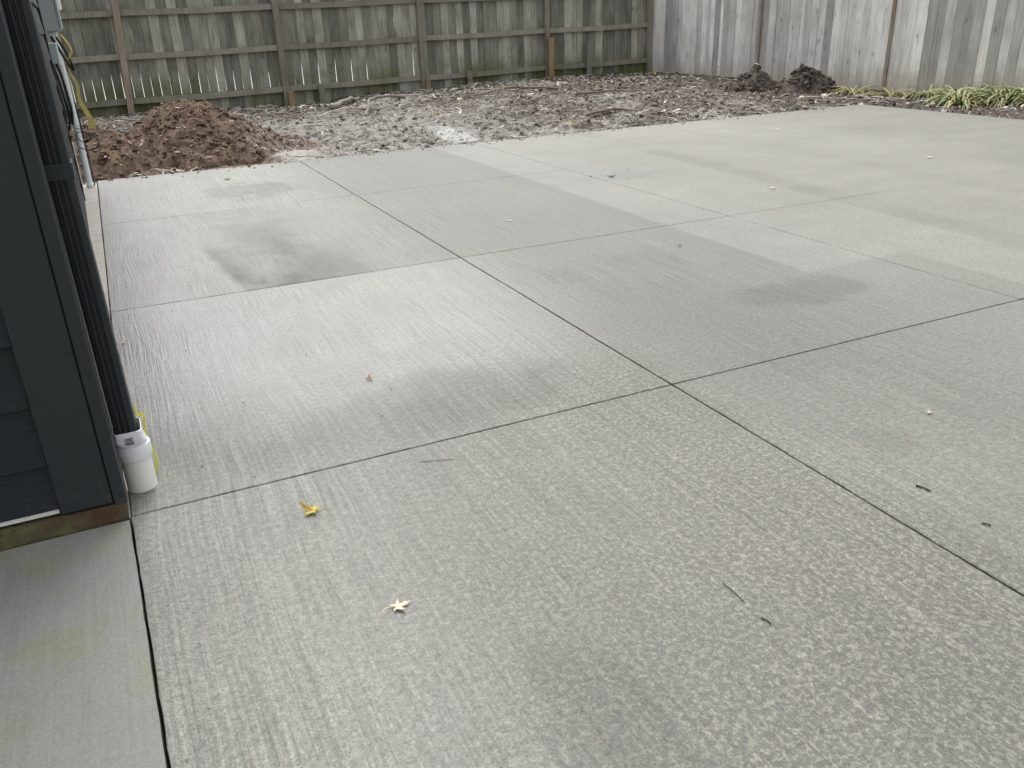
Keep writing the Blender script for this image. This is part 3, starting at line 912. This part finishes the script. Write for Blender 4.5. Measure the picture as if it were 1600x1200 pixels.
CAB = 'black cables hanging below the junction box'
for q_, pts in enumerate([
        [(-.30, 7.94, 1.01), (-.275, 7.90, .92), (-.262, 7.88, .75), (-.262, 7.88, .6), (-.29, 7.93, .48)],
        [(-.27, 7.94, 1.01), (-.25, 7.89, .90), (-.238, 7.86, .74), (-.232, 7.86, .62), (-.262, 7.92, .50)],
        [(-.24, 7.94, 1.01), (-.222, 7.89, .92), (-.212, 7.86, .78), (-.208, 7.85, .66), (-.225, 7.90, .55)]]):
    tag(tube('cable', spline(pts), .011, M['cable'], n=6), 'black cable hanging in a bundle below the small junction box', 'cable', CAB)
tag(tube('cable', spline([(-.235, 8.05, 1.21), (-.20, 8.02, 1.12), (-.165, 8.0, 1.02), (-.128, 8.0, .955), (-.135, 8.0, 1.02), (-.165, 8.02, 1.12), (-.20, 8.05, 1.20)]), .010, M['cable'], n=6), 'black cable loop sticking out under the grey utility box', 'cable')
tag(tube('wire_coil', spline([(-.21, 8.14, .50), (-.15, 8.05, .47), (-.12, 8.05, .42), (-.17, 8.10, .38), (-.22, 8.14, .42), (-.20, 8.10, .47), (-.09, 8.02, .44), (-.07, 8.02, .36), (-.14, 8.08, .32), (-.22, 8.14, .34)]), .0045, M['cable'], n=5), 'loose coil of thin dark wire around the conduit', 'wire')
tag(tube('yellow_rope', spline([(-.17, 8.05, 1.22), (-.14, 8.02, 1.17), (-.115, 8.0, 1.10), (-.135, 8.0, 1.06), (-.16, 8.02, 1.0), (-.17, 8.05, .94)]), .010, M['yrope'], n=6), 'knotted yellow cord under the grey utility box', 'cord')
tag(ribbon('yellow_ribbon', [(-.165, 8.05, .96), (-.145, 8.02, .90), (-.128, 8.0, .84), (-.135, 8.0, .76), (-.13, 8.0, .70), (-.105, 7.99, .63), (-.085, 7.98, .56), (-.09, 7.98, .50)], .060, M['yrope'], nrm=(0.2, -1, 0), seed=8, grow=(.25, 1.15)), 'yellow plastic ribbon dangling beside the conduit', 'ribbon')
tag(box('vent_cover', -0.262, -0.168, 3.02, 3.10, 1.22, 1.42, M['flash'], None, .004), 'small pale cover plate on the house side wall beside the downspout', 'cover plate')

# ================================================================== DIRT HEAPS
def pile_z(X, Y):
    d = np.sqrt(((X - .82) / np.where(X > .82, 1.12, 1.12)) ** 2 + ((Y - 9.80) / np.where(Y < 9.8, 1.28, 1.35)) ** 2 + .03)
    a = 0.72 * np.clip(1 - d, 0, 1) ** 0.90
    d2 = np.sqrt(((X + .15) / .95) ** 2 + ((Y - 9.5) / .98) ** 2)
    a = np.maximum(a, 0.50 * np.clip(1 - d2, 0, 1) ** .8)
    d3 = np.sqrt(((X - 1.55) / .85) ** 2 + ((Y - 9.9) / 1.0) ** 2)
    a = np.maximum(a, 0.20 * np.clip(1 - d3, 0, 1) ** .8)
    f = sst(0, .12, a)
    r = (fbm(X, Y, 2.5, 3, 31) - .5) * .13 + (fbm(X, Y, 9, 4, 33, .6) - .5) * .12 + (fbm(X, Y, 34, 3, 35, .65) - .5) * .04
    return a - 0.085 + r * f - (1 - f) * .06
pile = grid_obj('dirt_pile', np.arange(-1.1, 2.5, .022), np.arange(8.518, 11.3, .022), pile_z, M['redsoil'])
tag(pile, 'heap of reddish brown dirt at the patio edge by the house', 'dirt pile')
def heap(name, cx, cy, rx, ry, h, seed, label, stub=None, pale=False):
    base = soil_pt(cx, cy)
    org = (cx, cy, base)
    root = empty(name, org)
    tag(root, label, 'dirt heap')
    n1, n2 = 18, 40
    V = []; F = []
    for j in range(n1 + 1):
        for i in range(n2):
            a = 2 * math.pi * i / n2; rr = j / n1
            xx = math.cos(a) * rx * rr; yy = math.sin(a) * ry * rr
            zz = h * (1 - rr ** 1.5) ** 1.1
            g = float(fbm(np.array([xx + seed]), np.array([yy + seed]), 5, 4, seed, .62)[0]) - .5
            g2 = float(fbm(np.array([xx + zz * 2 + seed]), np.array([yy - zz * 2]), 16, 3, seed + 3, .6)[0]) - .5
            k_ = min(1, (1 - rr) * 4)
            V.append((xx * (1 + g * .5), yy * (1 + g * .5), zz * (1 + g * .75) + g2 * .12 * k_ - .05 * rr))
    for j in range(n1):
        for i in range(n2):
            F.append((j * n2 + i, (j + 1) * n2 + i, (j + 1) * n2 + (i + 1) % n2, j * n2 + (i + 1) % n2))
    link('mound', mesh('mound', V, F, True), M['soil'], root)
    rr = random.Random(seed * 7)
    V = []; F = []
    for _ in range(150):
        a = rr.uniform(0, 6.283); q = rr.random() ** .6
        v, f = clod(rr, (math.cos(a) * rx * q, math.sin(a) * ry * q, h * (1 - q ** 1.5) ** 1.1 - .01, rr.uniform(.015, .055)))
        b_ = len(V); V += v; F += [tuple(b_ + i for i in g) for g in f]
    o = link('clods', mesh('clods', V, F), M['soil'], root); o['kind'] = 'stuff'
    if stub:
        r0, h0, h1, lx = stub
        P = []; N = 6
        for i in range(N + 1):
            t_ = i / N
            P.append((lx + .05 * t_ + rr.uniform(-.012, .012), rr.uniform(-.012, .012), h0 + (h1 - h0) * t_))
        V, F = tube_vf(P, [r0 * (1.7, 1.25, .95, .8, .85, 1.0, 1.15)[i] * rr.uniform(.9, 1.1) for i in range(N + 1)], 10)
        V = [Vector(v) + Vector((rr.uniform(-1, 1), rr.uniform(-1, 1), rr.uniform(-.5, .5))) * r0 * .28 for v in V]
        link('root_stub', mesh('root_stub', V, F), M['soil'], root)
        if pale:
            link('cut_face', mesh('cut_face', *tube_vf([(lx + .05, 0, h1 + .004), (lx + .06, 0, h1 + .018)], [r0 * 1.2, r0 * 1.0], 9)), M['litter'], root)
        for i in range(7):
            a = rr.uniform(0, 6.283); L_ = rr.uniform(.08, .2)
            pts = [(lx + .02, 0, h0 + rr.uniform(0, .06)), (lx + math.cos(a) * L_ * .5, math.sin(a) * L_ * .5, h0 + rr.uniform(.0, .07)), (lx + math.cos(a) * L_, math.sin(a) * L_, h0 - rr.uniform(.02, .08))]
            link('root', mesh('root', *tube_vf(spline(pts, 3), .006, 5), True), M['stick'], root)
    return root
# clods, chips and litter that nobody could count
def scatter_mesh(name, n_, rng, place, maker, mat, label, cat):
    V = []; F = []
    for _ in range(n_):
        q = place(rng)
        if q is None: continue
        v, f = maker(rng, q)
        b = len(V); V += v; F += [tuple(b + i for i in g) for g in f]
    return stuff(link(name, mesh(name, V, F), mat), label, cat)
ICO = None
def clod(rng, q):
    global ICO
    if ICO is None:
        bm = bmesh.new(); bmesh.ops.create_icosphere(bm, subdivisions=1, radius=1)
        ICO = ([v.co.copy() for v in bm.verts], [[v.index for v in f.verts] for f in bm.faces]); bm.free()
    s_ = q[3] * rng.uniform(.5, 1.0)
    a, b, c = rng.uniform(.7, 1.4), rng.uniform(.7, 1.4), rng.uniform(.5, .9)
    v = [(q[0] + p.x * s_ * a * rng.uniform(.75, 1.2), q[1] + p.y * s_ * b * rng.uniform(.75, 1.2), q[2] + s_ * .25 + p.z * s_ * c * rng.uniform(.75, 1.2)) for p in ICO[0]]
    return v, ICO[1]
def chip(rng, q):
    L = q[3]; w = L * rng.uniform(.15, .5); a = rng.uniform(0, 6.283); tl = rng.uniform(-.5, .5)
    d = Vector((math.cos(a), math.sin(a), tl)).normalized(); s_ = Vector((-math.sin(a), math.cos(a), rng.uniform(-.5, .5))).normalized()
    u = d.cross(s_) * .006
    p = Vector((q[0], q[1], q[2] + .006))
    v = [p - d * L / 2 - s_ * w / 2, p + d * L / 2 - s_ * w * .3, p + d * L / 2 + s_ * w * .4, p - d * L / 2 + s_ * w / 2, p + u]
    return [tuple(i) for i in v], [(0, 1, 4), (1, 2, 4), (2, 3, 4), (3, 0, 4)]
heap('dirt_heap', 9.62, 11.25, .52, .42, .30, 3, 'dark earth heap with a pale topped cut root at the board fence', (.05, .20, .36, .0), True)
heap('dirt_heap', 9.95, 10.45, .66, .48, .38, 8, 'dark clumpy earth heap beside the green plants at the board fence', (.06, .28, .38, -.10))

def yard_place(smin, smax):
    def f(rng):
        if rng.random() < .85:
            x = rng.uniform(-1.5, 10.4); y = 8.6 + (15 - 8.6) * rng.random() ** 1.2
        else:
            y = rng.uniform(3.5, 9.0); x = rng.uniform(9.2, fence_x(y) - .05)
        if x > fence_x(y) - .05: return None
        return (x, y, soil_pt(x, y), smin + (smax - smin) * rng.random() ** 3)
    return f
rg = random.Random(77)
scatter_mesh('soil_clods', 7500, rg, yard_place(.008, .042), clod, M['soil'], 'loose grey brown clods of soil strewn over the yard', 'soil clods')
def pile_place(rng):
    x = rng.uniform(-.6, 2.1); y = rng.uniform(8.6, 10.4)
    zz = float(pile_z(np.array([x]), np.array([y]))[0])
    if zz < 0.0: return None
    return (x, y, zz, .008 + .030 * rng.random() ** 3)
scatter_mesh('pile_crumbs', 1800, rg, pile_place, clod, M['redsoil'], 'crumbs of red brown earth on the dirt pile', 'soil clods')
def litter_place(rng):
    q = yard_place(.025, .10)(rg)
    if q and rng.random() < .35:
        x = rng.uniform(2.5, 10.0); y = rng.uniform(13.4, 14.9)
        if x < fence_x(y): return (x, y, soil_pt(x, y), rng.uniform(.03, .11))
    return q
scatter_mesh('wood_chips', 3200, rg, litter_place, chip, M['litter'], 'pale wood chips and dry leaf scraps over the soil', 'wood chips')
def pile_chip(rng):
    q = pile_place(rng)
    return q and (q[0], q[1], q[2], rng.uniform(.02, .06))
scatter_mesh('pile_chips', 280, rg, pile_chip, chip, M['litter'], 'dry scraps lying on the red dirt pile', 'wood chips')

def twig(rng, q):
    L = q[3]; a = rng.uniform(0, 6.283); c_, s_ = math.cos(a), math.sin(a)
    b = rng.uniform(-.25, .25)
    pts = [(q[0] - c_ * L / 2, q[1] - s_ * L / 2, soil_pt(q[0] - c_ * L / 2, q[1] - s_ * L / 2) + .012),
           (q[0] + s_ * b * L, q[1] - c_ * b * L, q[2] + .022), (q[0] + c_ * L / 2, q[1] + s_ * L / 2, soil_pt(q[0] + c_ * L / 2, q[1] + s_ * L / 2) + .012)]
    return tube_vf(pts, rng.uniform(.003, .008), 4, 0, False)
scatter_mesh('twigs', 900, rg, yard_place(.08, .42), twig, M['litter'], 'thin pale twigs and root fibres scattered over the soil', 'twigs')

def grit_place(rng):
    u = rng.random()
    if u < .40:                                   # kicked over the back edge
        x = rng.uniform(-.1, 8.8); y = 8.50 - abs(rng.gauss(0, .10)); sz = rng.uniform(.004, .016)
    elif u < .75:                                 # panels by the house
        x = rng.uniform(-.05, 1.6); y = rng.uniform(2.4, 6.0); sz = rng.uniform(.0012, .0030)
    elif u < .80:
        x = 3.7 + rng.gauss(0, .35); y = 5.9 + rng.gauss(0, .3); sz = rng.uniform(.003, .007)
    else:
        x = rng.uniform(0, 6); y = rng.uniform(1.2, 7); sz = rng.uniform(.0012, .003)
    if y > 8.5: return None
    return (x, y, .001, sz)
scatter_mesh('grit', 420, random.Random(9), grit_place, clod, M['soil'], 'dark crumbs of grit and soil sprinkled on the concrete', 'grit')

# sticks and roots one can tell apart
def stick(pts, r, mat, label, seed):
    rr = random.Random(seed)
    P = []
    for (x, y, dz) in pts:
        P.append((x, y, soil_pt(x, y) + dz))
    P = spline(P, 4)
    P = [p + Vector((rr.uniform(-1, 1), rr.uniform(-1, 1), rr.uniform(-1, 1))) * r * .4 for p in P]
    n_ = len(P)
    rad_ = [r * (1 - .5 * i / n_) * rr.uniform(.8, 1.15) for i in range(n_)]
    o = tube('stick', P, rad_, mat, n=7)
    tag(o, label, 'stick', 'sticks lying on the soil')
stick([(3.15, 13.1, .03), (3.5, 13.5, .05), (3.85, 13.9, .06)], .050, M['rail'], 'thick dark broken branch lying on soil near the short grey stake', 1)
stick([(5.75, 9.95, .015), (6.2, 9.99, .03), (6.7, 9.98, .02)], .022, M['stick'], 'long straight grey stick on the soil near the patio edge', 2)
stick([(6.15, 9.45, .015), (6.4, 9.6, .03), (6.62, 9.80, .03)], .014, M['litter'], 'thin pale stick angled beside the long straight stick', 3)
stick([(2.40, 13.3, .02), (2.45, 12.8, .06), (2.52, 12.3, .03)], .016, M['stick'], 'thin bent stick behind the dirt pile', 4)
stick([(3.35, 11.95, .0), (3.5, 12.3, .10), (3.75, 12.9, .16), (4.2, 13.2, .06), (4.9, 13.3, .02)], .032, M['greywood'], 'pale arched tree root rising out of the soil', 5)
stick([(2.05, 11.9, .02), (1.93, 11.5, .05), (1.90, 11.0, .03)], .018, M['greywood'], 'short curved pale root beside the red dirt pile', 6)
stick([(5.6, 13.3, .02), (6.1, 13.45, .06), (6.7, 13.4, .05), (7.2, 13.3, .02)], .030, M['stick'], 'long grey branch in front of the middle fence bays', 7)
stick([(2.6, 12.2, .03), (3.0, 12.35, .05), (3.4, 12.5, .05), (4.0, 12.35, .03)], .012, M['litter'], 'long thin pale twig lying flat on the grey soil', 8)
stick([(9.15, 11.7, -.02), (9.14, 11.72, .14), (9.2, 11.75, .26), (9.28, 11.74, .33)], .012, M['stick'], 'thin dark twig standing upright by the earth heap', 9)
stick([(10.35, 10.05, -.02), (10.36, 10.08, .14), (10.32, 10.1, .24), (10.28, 10.1, .30)], .011, M['litter'], 'thin pale stem standing by the board fence', 10)
stick([(7.0, 12.4, .02), (7.6, 12.5, .05), (8.2, 12.35, .02)], .018, M['stick'], 'crooked brown stick in front of the orange stake', 11)
stick([(4.4, 11.0, .02), (4.55, 11.4, .05), (4.5, 11.8, .03)], .014, M['litter'], 'short crooked twig beside a yellow leaf on soil', 12)

# ================================================================== PLANTS by the right fence
R4 = random.Random(41)
def blade_me(L, w, drop, seed):
    rr = random.Random(seed); V = []; F = []
    N = 7
    for i in range(N + 1):
        s_ = i / N
        xx = L * (s_ * (1 - .15 * s_)); zz = L * (1.0 * s_ * .75 - drop * s_ * s_)
        ww = w * (1 - s_ ** 2.2) * (.7 + .6 * min(1, s_ * 3)) * .5 + .0006
        sd_ = .10 * L * s_ * s_ * math.sin(seed)
        V += [(xx, sd_ - ww, zz + ww * .35), (xx, sd_, zz), (xx, sd_ + ww, zz + ww * .35)]
    for i in range(N):
        a = 3 * i
        F += [(a, a + 1, a + 4, a + 3), (a + 1, a + 2, a + 5, a + 4)]
    return mesh('leaf', V, F, True)
BL = {}
for mk in ('gleaf', 'yblade'):
    BL[mk] = []
    for i in range(6):
        me = blade_me(R4.uniform(.38, .60), R4.uniform(.013, .022), R4.uniform(.62, 1.10), i * 3 + 1)
        me.materials.append(M[mk]); BL[mk].append(me)
def clump(x, y, n_, sc, mk, label, mixk=0.2, flat=0.0):
    z0 = soil_pt(x, y) - .01
    root = empty('leafy_plant', (x, y, z0))
    tag(root, label, 'plant', 'strap leaved plants along the board fence')
    for i in range(n_):
        kind = mk if R4.random() > mixk else ('yblade' if mk == 'gleaf' else 'gleaf')
        o = bpy.data.objects.new('leaf', R4.choice(BL[kind])); COL.objects.link(o); o.parent = root
        a = R4.uniform(0, 6.283)
        o.location = (math.cos(a) * R4.uniform(0, .10), math.sin(a) * R4.uniform(0, .10), 0)
        s_ = sc * R4.uniform(.65, 1.15)
        o.scale = (s_, s_ * 1.1, s_ * R4.uniform(.55, 1.15) * (1 - flat))
        o.rotation_euler = (R4.uniform(-.3, .3), R4.uniform(-.35, .25) * (1 - flat), a + R4.uniform(-.4, .4))
clump(10.05, 7.75, 130, 1.05, 'yblade', 'yellowing strap leaved plant spilling towards the patio edge', .45)
clump(10.42, 7.45, 140, 1.2, 'gleaf', 'pale green arching plant in the middle of the fence row', .30)
clump(10.70, 7.10, 150, 1.25, 'gleaf', 'full green arching plant at the near end of the fence row', .12)
clump(10.55, 8.15, 120, 1.15, 'gleaf', 'green strap leaved plant close against the silver boards', .25)
clump(10.92, 7.65, 80, 1.15, 'gleaf', 'green plant tucked behind the others against the fence boards', .1)
clump(10.65, 8.75, 90, 1.0, 'gleaf', 'low olive plant between the green row and the yellow one', .5, .2)
clump(10.50, 9.25, 90, .95, 'yblade', 'low yellow plant lying flat against the fence foot', .3, .35)
clump(10.25, 9.75, 90, .9, 'yblade', 'low yellow plant next to the clumpy earth heap', .15, .2)

# ================================================================== LEAVES on the ground
def maple_me(size, curl, seed, stem=True):
    rr = random.Random(seed)
    lobes = [(-2.25, .50), (-1.15, .80), (0.0, 1.0), (1.15, .80), (2.25, .50)]
    out = []
    for i, (a, r) in enumerate(lobes):
        r *= rr.uniform(.85, 1.1); a += rr.uniform(-.1, .1)
        out += [(a - .30, r * .50), (a - .22, r * .70), (a - .13, r * .66), (a, r), (a + .13, r * .66), (a + .22, r * .70), (a + .30, r * .50)]
        if i < 4:
            a2 = (a + lobes[i + 1][0]) / 2; out.append((a2, .28))
    V = [(0, 0, .004)]
    for a, r in out:
        x = math.cos(a) * r * size; y = math.sin(a) * r * size
        z = curl * size * (r ** 2) * (0.55 + .45 * math.sin(a * 2.3 + seed)) + .003
        V.append((x * (1 - .25 * curl * r), y * (1 - .45 * curl * r), max(z, .002)))
    n_ = len(out)
    F = [(0, i, i + 1) for i in range(1, n_)]
    me = mesh('maple_leaf', V, F)
    if stem:
        V2, F2 = tube_vf(spline([(0, 0, .004), (-.35 * size, .05 * size, .006), (-.75 * size, -.10 * size, .010), (-.95 * size, -.32 * size, .008)], 4), .0011, 5)
        b = len(V); me = mesh('maple_leaf', list(V) + V2, F + [tuple(b + i for i in f) for f in F2])
    return me
def leaf(x, y, z, size, curl, rz, mk, label, seed, stem=True, tilt=(0, 0), cat='leaf'):
    o = link('maple_leaf', maple_me(size, curl, seed, stem), M[mk], None, (x, y, z), (tilt[0], tilt[1], rz))
    md = o.modifiers.new('thick', 'SOLIDIFY'); md.thickness = .0008
    tag(o, label, cat)
    return o
leaf(.31, 2.03, .004, .050, .50, 2.4, 'yleaf', 'curled bright yellow maple leaf on the concrete near the drain stub', 2, True)
leaf(.385, 1.53, .002, .040, .28, 0.0, 'pleaf', 'pale cream maple leaf with a long stem on the concrete', 5, True)
leaf(.71, 2.85, .003, .032, .55, 1.2, 'bleaf', 'small curled brown leaf on the glossy panel', 7, False)
leaf(2.25, 1.65, .003, .022, .5, 2.0, 'bit', 'small pinkish dry leaf scrap near the long joint crossing', 9, False)
leaf(4.36, 4.81, .003, .045, .35, .4, 'bit', 'dry tan leaf on the dark strip of concrete', 11, False)
leaf(6.32, 5.07, .003, .06, .25, 1.4, 'bit', 'flat tan leaf out on the far tan concrete', 13, False)
leaf(6.60, 7.27, .003, .06, .25, 2.4, 'pleaf', 'whitish leaf near the far corner of the patio', 15, False)
leaf(.88, 7.81, .003, .050, .25, .8, 'dbit', 'dark wet leaf near the dirt pile on the patio', 17, False)
leaf(-.115, 3.78, .003, .026, .6, .2, 'pleaf', 'white scrap on the concrete beside the downspout', 19, False)
leaf(2.28, 4.94, .003, .030, .4, 1.0, 'bit', 'tiny pale leaf on the middle panel', 21, False)
leaf(3.66, 5.92, .003, .06, .3, .9, 'dbit', 'dark leaf fragments at the end of the long faint joint', 23, False)
leaf(2.83, 3.83, .002, .022, .5, .3, 'dbit', 'small black scrap on the wide middle panel', 31, False)
def soil_leaf(x, y, s_, mk, label, seed, c=.6):
    leaf(x, y, soil_pt(x, y) + .03, s_, c, seed * 1.3, mk, label, seed, True, (.25, -.2))
soil_leaf(2.07, 9.75, .085, 'yleaf', 'yellow leaf on grey soil just right of the red dirt pile', 3)
soil_leaf(4.02, 11.05, .085, 'yleaf', 'yellow leaf on the soil behind the white cement splash', 4)
soil_leaf(4.97, 8.95, .085, 'yleaf', 'yellow leaf on the soil right at the patio edge', 6)
soil_leaf(5.10, 8.88, .060, 'bleaf', 'tan leaf touching the yellow leaf at the patio edge', 8)
soil_leaf(5.15, 12.9, .10, 'pleaf', 'pale folded leaf on soil in front of a short grey stake', 10)
soil_leaf(9.55, 14.3, .11, 'bleaf', 'orange brown leaf in the fence corner', 12)
soil_leaf(9.75, 14.25, .10, 'yleaf', 'orange yellow leaf leaning in the fence corner', 14)
soil_leaf(8.05, 13.6, .10, 'yleaf', 'pale yellow leaf below the orange stake', 16)
soil_leaf(8.75, 13.9, .09, 'yleaf', 'yellow leaf on dark soil below the lone grey stake', 18)
soil_leaf(4.4, 14.2, .09, 'bleaf', 'brown leaf by the back fence foot, middle bay', 20)
leaf(-.05, 8.9, .13, .09, .9, .7, 'bleaf', 'withered yellow brown leaf bunch at the foot of the dirt pile', 22, True, (.9, .2))
leaf(.06, 8.88, .12, .08, .7, 2.1, 'yleaf', 'small yellow green leaf at the foot of the dirt pile', 24, True, (.7, -.3))
# white stones near the plants
def stone(x, y, s_, seed, label):
    rr = random.Random(seed)
    v, f = clod(rr, (0, 0, 0, s_))
    o = link('stone', mesh('stone', v, f), M['pleaf'], None, (x, y, soil_pt(x, y) + s_ * .1))
    tag(o, label, 'stone', 'white stones on the dark soil')
for i, (x, y, s_) in enumerate([(9.62, 8.2, .045), (9.85, 8.0, .06), (9.35, 9.4, .06), (9.25, 9.75, .05), (9.75, 6.9, .05), (9.98, 6.85, .05)]):
    stone(x, y, s_, i + 3, 'small white stone on the dark soil by the board fence')

def slab_twig(a, b, r, label):
    P = spline([(a[0], a[1], r), ((a[0] + b[0]) / 2 + .002, (a[1] + b[1]) / 2, r + .001), (b[0], b[1], r)], 4)
    tag(tube('twig', P, [r, r * 1.1, r, r * .9, r * .8, r * .9, r, r * .8, r * .5], M['dbit'], n=6), label, 'twig')
slab_twig((1.098, 1.254), (1.097, 1.174), .0010, 'thin dark twig on the mottled concrete panel')
slab_twig((1.094, 1.117), (1.099, 1.090), .0018, 'short thick dark twig on the mottled concrete panel')
slab_twig((.663, 2.159), (.768, 2.120), .0008, 'fine dark fibre just beyond the yellow maple leaf')
slab_twig((1.842, 1.352), (1.852, 1.312), .0026, 'dark green scrap on the concrete right of the long joint')
slab_twig((1.836, 1.142), (1.846, 1.124), .0022, 'tiny dark green scrap beside the larger dark green one')
